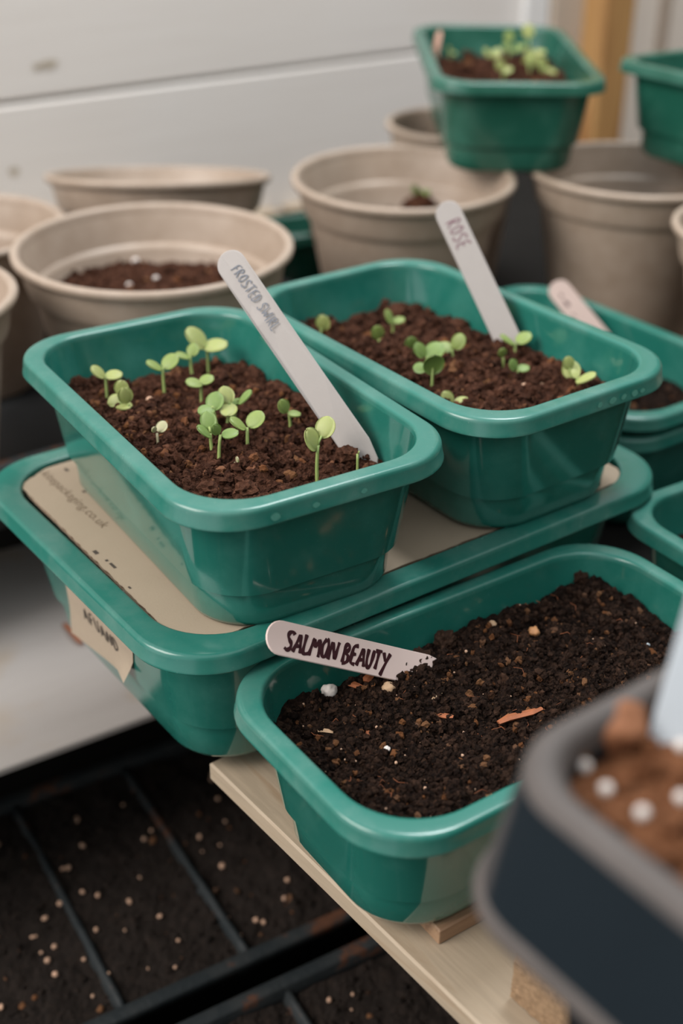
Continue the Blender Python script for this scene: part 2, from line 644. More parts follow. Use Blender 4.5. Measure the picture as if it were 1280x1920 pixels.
def seedling(label, base, node, leaves, zsoil, pale=False, group=None, lm=None, rad=.00062):
    B = Vector(base) / 1000
    N = Vector(node) / 1000
    B0 = Vector((B.x, B.y, zsoil - .004))
    root = empty('seedling', (B.x, B.y, zsoil))
    tag(root, label, 'seedling', group)
    org = Vector((B.x, B.y, zsoil))
    pts = []
    bend = Vector((random.uniform(-.0006, .0006), random.uniform(-.0006, .0006), 0))
    for i in range(7):
        t = i / 6
        p = B0.lerp(N, t) + bend * math.sin(math.pi * t)
        pts.append(p - org)
    V, F = tube(pts, [rad * (1.15 - .3 * i / 6) for i in range(7)])
    mesh_obj('stem', V, F, M_STEM_P if pale else M_STEM, root)
    for k, (x, y, z, L, r) in enumerate(leaves):
        C = Vector((x, y, z)) / 1000
        L /= 1000
        al = C - N
        d = al.length
        if d < .0004: al = Vector((.2, -.2, 1))
        al.normalize()
        rr_ = min(.97, max(.35, r))
        upn = Vector((0, .35, 1)).normalized()
        nrm = (CAMDIR * rr_ + upn * math.sqrt(max(0, 1 - rr_ * rr_)) * .9).normalized()
        L *= 1.10
        start = C - al * (L * .5)
        ln = L
        m = lm if lm is not None else (1 if random.random() < .35 else (0 if random.random() < .6 else 2))
        V, F = leaf_mesh(ln, ln * .90, nrm, al)
        V = [v + start - org for v in V]
        lf = mesh_obj('leaf', V, F, M_LEAF[3 if pale else m], root)
        if (start - N).length > .0012:
            V, F = tube([N - org, (N + start) / 2 - org + Vector((0, 0, .0002)), start - org + al * .0008], [rad * .7] * 3, 6)
            mesh_obj('leaf_stalk', V, F, M_STEM_P if pale else M_STEM, root)
    return root


# ------------------------------------------------------------------ writing
GL = {
    'S': (.62, [[(.60, .86), (.42, 1.0), (.16, .93), (.10, .72), (.30, .54), (.50, .38), (.50, .14), (.28, .0), (.02, .12)]]),
    'A': (.62, [[(0, 0), (.16, .5), (.30, 1), (.44, .55), (.60, 0)], [(.10, .34), (.54, .36)]]),
    'L': (.46, [[(.06, 1), (.04, .5), (.05, .03), (.28, .0), (.48, .06)]]),
    'M': (.78, [[(0, 0), (.08, .5), (.14, 1), (.36, .35), (.60, 1), (.70, .5), (.76, 0)]]),
    'O': (.56, [[(.28, 1), (.06, .75), (.02, .35), (.22, 0), (.48, .15), (.54, .6), (.40, .95), (.26, 1)]]),
    'N': (.62, [[(0, 0), (.05, .5), (.10, 1), (.32, .5), (.52, 0), (.56, .5), (.62, 1)]]),
    'B': (.55, [[(.06, 0), (.06, .5), (.08, 1), (.38, .96), (.44, .72), (.12, .54), (.46, .42), (.50, .16), (.30, .0), (.04, .0)]]),
    'E': (.50, [[(.48, 1), (.08, .96), (.06, .5), (.05, .04), (.46, .0)], [(.08, .52), (.40, .54)]]),
    'U': (.54, [[(.04, 1), (.04, .4), (.18, 0), (.42, .08), (.50, .5), (.52, 1)]]),
    'T': (.56, [[(0, .96), (.56, 1)], [(.28, .98), (.27, .5), (.24, 0)]]),
    'Y': (.58, [[(.02, 1), (.28, .52)], [(.58, 1), (.36, .5), (.10, -.25)]]),
    'R': (.56, [[(.04, 0), (.05, .5), (.06, 1), (.38, .96), (.46, .74), (.12, .5), (.30, .26), (.54, 0)]]),
    'F': (.48, [[(.06, 0), (.07, .5), (.08, .96), (.50, 1)], [(.08, .52), (.38, .56)]]),
    'D': (.56, [[(.06, 0), (.06, .5), (.07, 1), (.36, .86), (.52, .5), (.38, .12), (.06, 0)]]),
    'W': (.82, [[(0, 1), (.10, .5), (.20, 0), (.40, .7), (.58, 0), (.70, .5), (.82, 1)]]),
    'I': (.20, [[(.10, 1), (.08, .5), (.09, 0)]]),
    '_': (.4, [[(0, 0), (.3, -.02)]]),
}


def handwriting(text, height, stroke, gap=.16, slant=.1, jitter=.03, seed=1, squeeze=1.0):
    """flat pen strokes in the XY plane; returns verts, faces, total width"""
    rnd = random.Random(seed)
    x0 = 0
    V, F = [], []
    zz = 0
    for ch in text:
        if ch == ' ':
            x0 += .40 * squeeze; continue
        w, strokes = GL[ch]
        dy = rnd.uniform(-jitter, jitter)
        for st in strokes:
            P = [Vector(((x0 + (x + slant * y + rnd.uniform(-jitter, jitter) * .5) * squeeze) * height, (y + dy) * height, 0)) for x, y in st]
            # smooth
            for _ in range(2):
                Q = [P[0]]
                for a, b in zip(P, P[1:]):
                    Q += [a.lerp(b, .25), a.lerp(b, .75)]
                Q.append(P[-1]); P = Q
            n = len(P)
            base = len(V)
            for i, p in enumerate(P):
                d = (P[min(i + 1, n - 1)] - P[max(i - 1, 0)]).normalized()
                s = Vector((-d.y, d.x, 0)) * stroke / 2 * (1 + .2 * math.sin(i * .7 + seed))
                if i in (0, n - 1): s *= .6
                zz = .00001 * ((len(V) // 7) % 3)
                V += [p + s + Vector((0, 0, zz)), p - s + Vector((0, 0, zz))]
            for i in range(n - 1):
                q = base + 2 * i
                F.append((q, q + 1, q + 3, q + 2))
        x0 += (w + gap) * squeeze
    return V, F, x0 * height


def frame_from(origin, X, Z):
    X = Vector(X).normalized(); Z = Vector(Z)
    Z = (Z - X * Z.dot(X)).normalized()
    Y = Z.cross(X)
    m = Matrix((X, Y, Z)).transposed().to_4x4()
    m.translation = Vector(origin)
    return m


def plant_label(label, T, E, width, mat, nrm, text=None, ink=None, hgt=.005, start=.012, stroke=.0007, thick=.0011, bury=.014, point=True, yoff=0.0, seed=1, squeeze=1.0, curve=0.0, gap=.16, slant=.1):
    T = Vector(T); E = Vector(E)
    L = (E - T).length + bury
    m = frame_from(T, E - T, nrm)
    root = empty('plant_label')
    root.matrix_world = m
    tag(root, label, 'plant label')
    out = []
    hw = width / 2
    na = 12
    for i in range(na + 1):
        a = math.pi / 2 + math.pi * i / na
        out.append((hw + hw * math.cos(a), hw * math.sin(a)))
    # bottom side then taper
    xs = [L * .3, L * .6, L - hw * 2.2]
    for x in xs: out.append((x, -hw))
    out += [(L - hw * .8, -hw * .72), (L - .0015, -hw * .18), (L, 0), (L - .0015, hw * .18), (L - hw * .8, hw * .72)]
    for x in reversed(xs): out.append((x, hw))
    cf = lambda x: curve * math.sin(math.pi * min(1, x / L))
    c0 = (L / 2, 0)
    rings = []
    for dz, ins in ((-thick / 2, .0003), (-thick / 2 + .0003, 0), (thick / 2 - .0003, 0), (thick / 2, .0003)):
        rg = []
        for x, y in out:
            k = 1 - ins / hw
            rg.append((c0[0] + (x - c0[0]) * (1 - ins / (L / 2)), y * k, dz + cf(x)))
        rings.append(rg)
    V, F = skin(rings, True, True)
    mesh_obj('blade', V, F, mat, root, smooth=False)
    if text:
        V, F, wd = handwriting(text, hgt, stroke, seed=seed, squeeze=squeeze, gap=gap, slant=slant)
        V = [v + Vector((start, -hgt / 2 + yoff, thick / 2 + .00012 + cf(start + v.x))) for v in V]
        mesh_obj('lettering', V, F, ink, root, smooth=False)
    return root

# ------------------------------------------------------------------ the setting
random.seed(4)
LY = 0.63634
UL = Vector((math.cos(LY), math.sin(LY), 0))
VL = Vector((-math.sin(LY), math.cos(LY), 0))
WD = 1.12


def wallpt(u, n, z): return UL * u + VL * n + Vector((0, 0, z))


fl = box('floor', (5, 5, .04), M_FLOOR, loc=(0.2, 1.0, -.84)); tag(fl, kind='structure')
wl = empty('wall_back', wallpt(.45, WD, 0), (0, 0, LY)); tag(wl, kind='structure')
for z0, z1, dn in ((-.012, .1365, .0), (.140, .300, .0006), (.3035, .455, .0), (.4585, .61, .0008), (.6135, .765, 0)):
    # each board: tongue-and-groove plank running along the wall
    box('board', (2.6, .016, z1 - z0), M_WALL, wl, loc=(-.2, .008 + dn, (z0 + z1) / 2), bevel=.0022)
box('backing', (2.6, .01, .80), M_DARK, wl, loc=(-.2, .024, .37), bevel=.001)
bb = box('dark_closing_back', (2.6, .018, .80), M_DARK, loc=wallpt(.25, WD + .009, -.414), rotz=LY); tag(bb, kind='structure')  # dark closing board added to stop world light showing under the wall
tr = box('trim_1', (.036, .010, .80), simple('white_trim_paint', (.80, .79, .78), .5, .04), loc=wallpt(1.088, WD - .006, .385), rotz=LY); tag(tr, kind='structure')
post = box('corner_post', (.048, .050, .82), M_POST, loc=wallpt(1.180, WD - .027, .375), rotz=LY)
tag(post, 'amber-coloured square timber post standing against the white wall behind the top green tray', 'post')
tr3 = box('trim_3', (.062, .016, .80), simple('tan_painted_trim', (.50, .41, .33), .6, .1), loc=wallpt(1.139, WD - .009, .385), rotz=LY); tag(tr3, kind='structure')
tr4 = box('trim_4', (.30, .008, .80), simple('cream_panel', (.86, .77, .68), .6, .06), loc=wallpt(1.365, WD - .005, .385), rotz=LY); tag(tr4, kind='structure')
tr2 = box('trim_2', (.010, .012, .80), simple('tan_trim', (.45, .36, .29), .6, .1), loc=wallpt(1.30, WD - .014, .385), rotz=LY); tag(tr2, kind='structure')
wr = box('wall_blocker_right', (.02, 2.6, 1.9), M_BLOCKER, loc=wallpt(1.62, -.12, .15), rotz=LY); tag(wr, kind='structure')  # unseen wall added to block world light from the right
wf = box('wall_blocker_front', (3.2, .02, 1.9), M_BLOCKER, loc=wallpt(.03, -1.35, .15), rotz=LY); tag(wf, kind='structure')  # unseen wall behind the camera, added to block world light
# knots showing through the paint
kn = []
for (u, z, sx, sz) in ((.497, .168, .008, .0035), (.486, .167, .005, .0028), (.452, .078, .005, .004)):
    V = [(u - .45 + sx * math.cos(a) * (1 + .2 * math.sin(3 * a)), -.0003, z + sz * math.sin(a)) for a in np.linspace(0, 2 * math.pi, 17)[:-1]]
    k_ = mesh_obj('knot', V, [tuple(range(16))[::-1]], simple('knot_stain', (.47, .40, .31), .6, .2), wl, smooth=False)

# ------------------------------------------------------------------ bench
BY = 0.665
UB = Vector((math.cos(BY), math.sin(BY), 0)); VB = Vector((-math.sin(BY), math.cos(BY), 0))


def bp(u, v, z): return UB * u + VB * v + Vector((0, 0, z))


bench = empty('potting_bench', bp(.5, .55, -.028), (0, 0, BY))
tag(bench, 'slatted pale pine bench carrying the green trays and the plant pots', 'bench')
u = .2355
k = 0
while u < 1.1:
    wd_ = .096
    L0 = -.02 if k < 4 else .2
    L1 = .398 if k == 0 else 1.10   # the front plank is a short offcut ending under the larger tray
    box('plank', (wd_, L1 - L0, .010), M_PINE, bench, loc=(u + wd_ / 2 - .5, (L1 + L0) / 2 - .55, .015 if k == 0 else .023), bevel=.0010)
    u += wd_ + .012; k += 1
for v in (.20, .62, 1.02):
    box('rail', (.82 if v < 1 else 1.07, .04, .045), M_DARK, bench, loc=(.33 if v < 1 else .20, v - .55, -.0048), bevel=.002)
for (uu, vv) in ((.70, .20), (.32, 1.0), (1.05, .20), (1.05, 1.0)):
    box('leg', (.04, .04, .740), M_DARK, bench, loc=(uu - .5, vv - .55, -.4050), bevel=.002)

bat = box('wooden_batten', (.30, .022, .0078), M_BATTEN, loc=(0, 0, 0), bevel=.0006)
tag(bat, 'short brown batten lying on the pine plank under the front green tray', 'batten')

# shelf board and bark
sb = box('shelf_board', (.62, .217, .005), M_BOARD, bevel=.0015)
a33 = math.radians(33); u33 = Vector((math.cos(a33), math.sin(a33), 0)); v33 = Vector((-math.sin(a33), math.cos(a33), 0))
sb.location = u33 * .05 + v33 * .6455 + Vector((0, 0, -.0725)); sb.rotation_euler = (0, 0, a33)
tag(sb, 'whitish worn shelf board below the bench at the left', 'board')
V, F = tube([(-.013, 0, .002), (-.006, .001, .0028), (.002, .0005, .0035), (.010, 0, .003), (.013, 0, .002)], [.0008, .0022, .0026, .0024, .0009], 7)
brk = mesh_obj('bark_strip', V, F, M_CHIP); brk.location = (-.164, .647, -.0702); brk.rotation_euler = (0, 0, math.radians(-52))
tag(brk, 'rust-brown strip of bark lying on the white shelf board', 'bark')
# lower shelf with the cell trays
ls = box('lower_shelf', (.85, .62, .02), M_DARK, bevel=.002)
A31 = math.radians(31); U31 = Vector((math.cos(A31), math.sin(A31), 0)); V31 = Vector((-math.sin(A31), math.cos(A31), 0))
ls.location = U31 * .13 + V31 * .42 + Vector((0, 0, -.222)); ls.rotation_euler = (0, 0, A31)
tag(ls, 'dark lower shelf holding the black cell trays', 'shelf')


def cell_tray(label, u0, u1, v0, v1, z, us, vs, seed, slabel, speck):
    root = empty('cell_tray', U31 * (u0 + u1) / 2 + V31 * (v0 + v1) / 2 + Vector((0, 0, z - .05)), (0, 0, A31))
    tag(root, label, 'cell tray')
    l, w, h = u1 - u0, v1 - v0, .05
    uc, vc = (u0 + u1) / 2, (v0 + v1) / 2
    R_ = lambda i, zz: [(x, y, zz) for x, y in rrect(l - 2 * i, w - 2 * i, max(.004, .012 - i * .3), 5)]
    V, F = skin([R_(.0095, h - .006), R_(.0085, h - .001), R_(.0078, h), (R_(.0010, h)), R_(0, h - .001), R_(0, h - .005), R_(.001, h - .005)])
    mesh_obj('rim', V, F, M_BLACKGREEN, root)
    V, F = skin([R_(.001, h - .005), R_(.0075, h - .004), R_(.014, 0), R_(.016, .001), R_(.0095, h - .006)], False, False)
    nn = 24
    F.append(tuple(range(2 * nn, 3 * nn))); F.append(tuple(range(3 * nn, 4 * nn))[::-1])
    mesh_obj('body', V, F, M_BLACK, root)

    def ridge(p, q, top):
        p = Vector(p); q = Vector(q); d = (q - p); n_ = Vector((-d.y, d.x, 0)).normalized()
        N = 14
        rings = []
        for i in range(N + 1):
            c = p + d * (i / N)
            t_ = top + .0006 * math.sin(i * 1.9 + seed)
            rings.append([c - n_ * .0062 + Vector((0, 0, t_ - .012)), c - n_ * .0020 + Vector((0, 0, t_ - .0012)), c - n_ * .0010 + Vector((0, 0, t_)), c + n_ * .0010 + Vector((0, 0, t_)), c + n_ * .0020 + Vector((0, 0, t_ - .0012)), c + n_ * .0062 + Vector((0, 0, t_ - .012))])
        V, F = skin(rings, True, True)
        mesh_obj('divider', V, F, M_BLACKGREEN, root)
    for uu in us: ridge((uu - uc, -w / 2 + .007, 0), (uu - uc, w / 2 - .007, 0), h - .0035)
    for vv in vs: ridge((-l / 2 + .007, vv - vc, 0), (l / 2 - .007, vv - vc, 0), h - .0085)
    o, H = soil(slabel, l - .021, w - .021, .008, root.location + Vector((0, 0, h - .0066)), (0, 0, A31), lambda x, y: 0.0, seed, .0050, 70, .0026, 1400, (.0007, .0024), M_SOIL_BLACK)
    rng = np.random.default_rng(seed)
    sp = []
    while len(sp) < speck:
        x, y = rng.uniform(-l / 2 + .02, l / 2 - .02), rng.uniform(-w / 2 + .02, w / 2 - .02)
        s = rng.uniform(.0008, .0021)
        sp.append((x, y, H(x, y) + s * .6, s))
    vv, ff = blobs(sp, ICO2, rng, .9, .10)
    g = mesh_obj('grit', np.concatenate(vv).tolist(), np.concatenate(ff).tolist(), M_STONE, smooth=True)
    g.location = o.location; g.rotation_euler = o.rotation_euler
    tag(g, 'pale grit specks scattered on the ' + slabel, 'grit', kind='stuff')
    return root


cell_tray('black cell tray with soil-dusted dividers at the lower left', -.22, .29, .432, .624, -.16, (-.150, -.079, -.007, .065, .137, .209), (.467, .527, .575), 31, 'black compost in the larger view of cell tray at lower left', 150)
cell_tray('second black cell tray at the bottom edge beside the pine plank', -.06, .33, .225, .4165, -.16, (.071, .143, .215, .287), (.27, .33, .375), 32, 'black compost in the cell tray at the bottom edge', 90)

# block beneath the foreground pot (left face runs along the plank)
blk = empty('wooden_block', bp(.2485 + .062, .143, -.008), (0, 0, BY))
tag(blk, 'rough-sawn brown timber block on the plank beneath the foreground black pot', 'block')
box('block_body', (.088, .15, .0238), M_BATTEN, blk, loc=(-.012, 0, .0121), bevel=.0008)
rng = np.random.default_rng(9)
# splintered sawn face: many small vertical fibres
V, F = [], []
NX, NZ = 110, 22
for i in range(NX + 1):
    for j in range(NZ + 1):
        y = -.075 + .15 * i / NX; z = .0004 + .0236 * j / NZ
        d = .0012 * abs(noise.noise(Vector((y * 260, z * 1100, 2)))) + .0008 * abs(noise.noise(Vector((y * 1200, z * 500, 7))))
        V.append((-.0565 - d - .0003, y, z))
for i in range(NX):
    for j in range(NZ):
        q = i * (NZ + 1) + j
        F.append((q, q + 1, q + NZ + 2, q + NZ + 1))
mesh_obj('sawn_face', V, F, M_BLOCKEND, blk, smooth=False)

# ------------------------------------------------------------------ black drip tray and added shade mats under the pots


def plain_tray(name, label, cat, u0, u1, n0, n1, z0, h, mat, rimw=.010):
    root = empty(name, UL * (u0 + u1) / 2 + VL * (n0 + n1) / 2 + Vector((0, 0, z0)), (0, 0, LY))
    tag(root, label, cat)
    l, w = u1 - u0, n1 - n0
    R_ = lambda i, zz: [(x, y, zz) for x, y in rrect(l - 2 * i, w - 2 * i, max(.01, .022 - i * .3), 6)]
    V, F = skin([R_(rimw, h - .004), R_(rimw - .001, h), R_(.001, h), R_(0, h - .001), R_(0, h - .006), R_(.0012, h - .006)])
    mesh_obj('rim', V, F, M_BLACKGREEN, root)
    V, F = skin([R_(.0012, h - .006), R_(rimw - .002, h - .0035), R_(rimw + .004, 0), R_(rimw + .006, .002), R_(rimw, h - .004)])
    nn = 28
    F.append(tuple(range(2 * nn, 3 * nn))); F.append(tuple(range(3 * nn, 4 * nn))[::-1])
    mesh_obj('body', V, F, mat, root)
    return root


plain_tray('drip_tray', 'large black drip tray under the left group of taupe pots', 'drip tray', .06, .542, .634, .985, 0.0, .047, M_BLACK)
mt = box('shade_mat', (.60, .46, .002), M_DARK, loc=UL * .85 + VL * .86 + Vector((0, 0, .0011)), rotz=LY, bevel=.0005)  # added black sheet, stands in for the darkness between the back pots
mt2 = box('shade_mat', (.50, .44, .0018), M_DARK, loc=UL * .722 + VL * .36 + Vector((0, 0, .0010)), rotz=LY, bevel=.0005)  # added black sheet, its colour stands in for shade on the planks
tag(mt2, 'black mat added to darken the bench under the tray at the right edge, beside the larger green tray', 'mat')
tag(mt, 'black mat added to darken the bench under the right group of pots at the back', 'mat')

# ------------------------------------------------------------------ green trays
TL = tray('seed_tray', 'larger green tray in the middle, topped with cardboard and carrying the two seedling trays', .29635, .21211, .08202, (-.00808, .57613, 0.0), LY, ai=.0268, fl=.0135, r=.034, skirt=.0088)
AZ, AYAW = .0800, 2.13274
TA = tray('seed_tray', 'green tray of seedlings at left with the long white label reading FROSTED SWIRL', .21, .1273, .0688, (-.0555, .5270, AZ), AYAW, tx=-.0027, ty=-.0013, group=None, r=.030, skirt=.0085, ai=.0190)
BYAW = 2.18925
TB = tray('seed_tray', 'green tray of seedlings in the centre right with the label reading ROSE', .21, .1273, .0688, (.0520, .6070, AZ + .0008), BYAW, tx=-.0146 + .006, ty=-.01106, r=.030, skirt=.0085, ai=.0190)
CYAW = .60692
TC = tray('seed_tray', 'green tray of dark compost in front with the pink SALMON BEAUTY label', .2207, .1269, .0693, (.0713, .4307, 0.0), CYAW, r=.033, skirt=.0085, ai=.0195)
DYAW = 1.60755
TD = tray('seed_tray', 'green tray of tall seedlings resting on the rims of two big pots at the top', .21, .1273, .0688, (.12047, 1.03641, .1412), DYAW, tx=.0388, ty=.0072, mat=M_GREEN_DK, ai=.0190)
HYAW = 2.195
TH2 = tray('seed_tray', 'green tray nested beneath the tray behind the ROSE tray at right', .21, .127, .069, (.1475, .7500, .0025), HYAW, ai=.0190)
TH = tray('seed_tray', 'green tray of compost with a pink label, behind the ROSE tray at right', .21, .127, .069, (.1475, .7500, .0150), HYAW, r=.030, ai=.0190)
TJ = tray('seed_tray', 'green tray at the right edge between the front tray and the larger middle tray', .21, .127, .069, (.2560, .5690, .0020), .5724, ai=.0190)
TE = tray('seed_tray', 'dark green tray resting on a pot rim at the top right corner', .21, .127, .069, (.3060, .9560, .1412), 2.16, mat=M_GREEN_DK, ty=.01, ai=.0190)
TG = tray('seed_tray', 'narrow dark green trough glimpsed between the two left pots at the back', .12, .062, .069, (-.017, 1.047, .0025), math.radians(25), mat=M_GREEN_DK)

# water marks dried on the rims of the front trays
M_MARK = simple('dried_water_mark', (.10, .34, .27), .5, .3, 700)


def rimmarks(root, pts, l, w, h):
    for (x, y, s) in pts:
        # on the skirt of the u- side (x=-l/2) : y along the side
        V = []
        for k in range(12):
            a = 2 * math.pi * k / 12
            V.append((-l / 2 - .00035, y + s * math.cos(a) * (1 + .15 * math.sin(2 * a + x)), h - .0048 + s * .85 * math.sin(a)))
        mesh_obj('water_mark', V, [tuple(range(12))[::-1]], M_MARK, root, smooth=False)


rimmarks(TB, [(0, -.026, .0020), (1, -.031, .0014), (2, -.012, .0020), (3, -.019, .0016), (4, -.004, .0016)], .21, .1273, .0685)
rimmarks(TA, [(0, .030, .0021), (1, .012, .0015), (2, -.010, .0013)], .21, .1273, .0685)

# ------------------------------------------------------------------ cardboard
card = empty('cardboard_sheet', (-.00808, .57613, .0778), (0, 0, LY))
tag(card, 'brown corrugated cardboard sheet laid inside the rim of the larger green tray', 'cardboard')
rnd = random.Random(5)


def card_outline(ins, jit, seed):
    rr_ = random.Random(seed)
    x0, x1, y0, y1 = -.1338 + ins, .1272 - ins, -.0905 + ins, .0895 - ins
    pts = []
    def seg(p, q, n):
        for i in range(n): pts.append((p[0] + (q[0] - p[0]) * i / n, p[1] + (q[1] - p[1]) * i / n))
    c = .016
    seg((x0 + c, y0), (x1 - .006, y0), 60)
    seg((x1 - .006, y0), (x1, y0 + .010), 4)
    seg((x1, y0 + .010), (x1 + .006, y1 - .020), 40)
    seg((x1 + .006, y1 - .020), (x1 - .02, y1), 8)
    seg((x1 - .02, y1), (x0 + .022, y1), 60)
    seg((x0 + .022, y1), (x0 + .003, y1 - .010), 8)
    seg((x0 + .003, y1 - .010), (x0, y0 + c), 60)
    for i in range(8):
        a = math.pi + math.pi / 2 * i / 8
        pts.append((x0 + c + c * math.cos(a), y0 + c + c * math.sin(a)))
    return [(x + rr_.uniform(-jit, jit), y + rr_.uniform(-jit, jit)) for x, y in pts]


for nm, z0, z1, ins, jit, mt_ in (('bottom_liner', 0, .0004, .0004, .0002, M_CARD), ('fluted_core', .0004, .0024, .0011, .0006, simple('dark_flute_edge', (.22, .13, .08), .9, .6, 500)), ('top_liner', .0024, .0029, .0, .00035, M_CARD)):
    ol = card_outline(ins, jit, 3)
    V, F = skin([[(x, y, z0) for x, y in ol], [(x, y, z1) for x, y in ol]], True, True)
    mesh_obj(nm, V, F, mt_, card, smooth=False)
fc = bpy.data.curves.new('print_text', 'FONT')
fc.body = 'kitepackaging.co.uk'; fc.size = .0072; fc.space_character = 1.05
fo = bpy.data.objects.new('print_text', fc); COL.objects.link(fo)
dg = bpy.context.evaluated_depsgraph_get()
fm = bpy.data.meshes.new_from_object(fo.evaluated_get(dg))
bpy.data.objects.remove(fo)
xs = [v.co.x for v in fm.vertices]
sx = .0677 / (max(xs) - min(xs))
for v in fm.vertices:
    x, y = v.co.x * sx, v.co.y
    v.co = Vector((-.1172 + y, .0855 - x, .00300))
fm.materials.append(M_PRINT_F)
pl = bpy.data.objects.new('printed_text', fm); COL.objects.link(pl); pl.parent = card
# small printed ticks and dots
V, F = [], []
for (x, y, a, b) in ((-.1295, -.0007, .0010, .0018), (-.1287, -.0100, .0007, .0008), (-.1285, -.0155, .0007, .0026), (-.1047, .0813, .0008, .0018), (-.1080, .055, .0006, .0012), (-.131, -.036, .0005, .001)):
    q = len(V); V += [(x - a, y - b, .00302), (x + a, y - b, .00302), (x + a, y + b, .00302), (x - a, y + b, .00302)]; F.append((q, q + 1, q + 2, q + 3))
for k in range(len(F)):
    mesh_obj('printed_mark', V[4 * k:4 * k + 4], [(0, 1, 2, 3)], M_PRINT, card, smooth=False)

# tan paper label stuck on the left wall of the larger tray
hh = .08202
owt = .0135 - .0016


def lwx(z, off=.0007):
    a = owt + (.0268 - .0022 - owt) * (1 - z / hh)
    return -(.29635 / 2 - a) - off


cols = 16
top = lambda t: .0500 + .0015 * t
bot = lambda t: (.011 + .014 * t if t < .62 else .0197 + (t - .62) * .009)
V, F = [], []
for i in range(cols + 1):
    t = i / cols
    yv = .0330 - .0700 * t
    for j in range(7):
        s = j / 6
        z = bot(t) + (top(t) - bot(t)) * s
        yy = yv + (1 - s) * (.010 * (1 - t) + .012 * t)
        curl = .0035 * max(0, (1 - s) - .55) * (1 + 2.2 * max(0, t - .8) * 5)
        V.append((lwx(z, .0008 + curl), yy, z))
for i in range(cols):
    for j in range(6):
        q = i * 7 + j
        F.append((q, q + 1, q + 8, q + 7))
pb = mesh_obj('paper_label', V, F, M_PAPER, TL)
pb['label'] = 'tan paper label lettered AFUAND'
hv, hf, hw_ = handwriting('AFUAND', .0085, .0009, seed=4, squeeze=.92, slant=.05)
V = [(lwx(.0335 + v.y + v.x * .02, .0011), .0190 - v.x * .037 / hw_, .0335 + v.y) for v in hv]
mesh_obj('lettering', V, [tuple(reversed(f)) for f in hf], M_PRINT, pb, smooth=False)

# ------------------------------------------------------------------ pots
POTG = 'taupe plastic plant pots at the back'
P1 = pot('wide taupe pot of brown compost, the front pot at the left', -.1200, .786, .135, .0885, .0025, tilt=(.017, 0))
P2 = pot('taupe pot with one small green sprout, under the left side of the top tray', .0430, .943, .1390, .0825, .0025, br=.60, tilt=(.03, 0))
P3 = pot('empty taupe pot supporting the top green tray and the dark corner tray', .2210, .971, .1385, .0830, .0025)
P0 = pot('taupe pot tilted backwards against the wall, behind the wide front-left pot', -.1440, .970, .1265, .0870, .0125, tilt=(-.185, 0))
P4 = pot('taupe pot cut off by the left edge, second from the front', -.2715, .872, .120, .0770, .0025)
P5 = pot('taupe pot at the left edge, nearest to the camera', -.2560, .671, .140, .0750, .0025, tilt=(0, 0))
P6 = pot('taupe pot at the right edge in front of the dark corner tray', .2965, .820, .1385, .0810, .0025)
P7 = pot('small taupe pot behind the top green tray', .0950, 1.092, .1440, .0615, .0025)


def pot_soil(label, cx, cy, z, r, seed, dome=.006, mat=None, amp=.006):
    o, H = soil(label, 2 * r, 2 * r, r, (cx, cy, z), (0, 0, 0), lambda x, y: dome * (1 - (x * x + y * y) / r / r), seed, amp, 75, .0022, 900, (.001, .0034), mat)
    return o, H


s1, H1 = pot_soil('brown compost in the wide front-left pot', -.1200, .788, .0985, .0750, 11, .008)
s2, H2 = pot_soil('compost around the sprout in the pot left of the top tray', .0430, .946, .0935, .0685, 12, .002)
# soil patch mound around the sprout is part of the same soil; perlite on pot soil


def lump(label, name, cat, loc, s, mat, seed, sc=(1, 1, .8), rot=0, sub=3, rough=.10, group=None):
    rg = np.random.default_rng(seed)
    V0, F0 = (ICO3, ICO2, ICO1)[3 - sub]
    n1 = np.array([noise.fractal(Vector(v) * 1.6 + Vector((seed, 0, 0)), .8, 2, 3) for v in V0])
    P = V0 * (1 + rough * 3 * n1)[:, None] * np.array(sc) * s
    o = mesh_obj(name, P.tolist(), F0.tolist(), mat)
    o.location = loc; o.rotation_euler = (0, 0, rot)
    tag(o, label, cat, group)
    return o


for i, (x, y, s, w) in enumerate(((-.1423, .8450, .0026, 'largest white perlite crumb at the back of the compost in the wide front-left pot'), (-.1205, .790, .0020, 'white perlite crumb behind the front rim of the wide left pot, right of its twin'), (-.1384, .792, .0018, 'white perlite crumb behind the front rim of the wide left pot, left of its twin'))):
    lump(w, 'perlite_crumb', 'perlite', (x, y, .0985 + H1(x + .12, y - .788) + s * .5), s, M_FOAM, 50 + i)

# ------------------------------------------------------------------ soil in the trays
def tray_soil(label, root, l, w, z, r, zf, seed, **k):
    rot = root.rotation_euler.copy()
    loc = Vector(root.location) + rot.to_matrix() @ Vector((0, 0, z))
    o, H = soil(label, l, w, r, loc, rot, zf, seed, **k)

    def hw(x, y):
        p = local(loc, rot, (x, y, loc.z))
        q = rot.to_matrix() @ Vector((p.x, p.y, H(p.x, p.y)))
        return loc.z + q.z
    return o, H, hw


zA = lambda x, y: .0005 - .002 * (x / .1) + .0016 * math.sin(x * 45 + 1) + (.002 * math.sin(y * 50)) - .004 * max(0, (x - .055) / .04) * (1 if y < .02 else .3)
sA, HA, hA = tray_soil('brown crumbly compost in the FROSTED SWIRL tray', TA, .1840, .1010, .0475, .020, zA, 3, amp=.0095, csc=72, res=.0010, crumbs=9000, csize=(.0004, .0030), clods=34, clsize=(.0026, .0046))
zB = lambda x, y: .0005 + .0022 * math.sin(x * 38 + 2.2) + .0015 * math.sin(y * 60)
sB, HB, hB = tray_soil('reddish-brown lumpy compost in the ROSE tray', TB, .1840, .1010, .0472, .020, zB, 8, amp=.0105, csc=64, res=.0010, crumbs=8500, csize=(.0004, .0032), clods=46, clsize=(.0030, .0056))


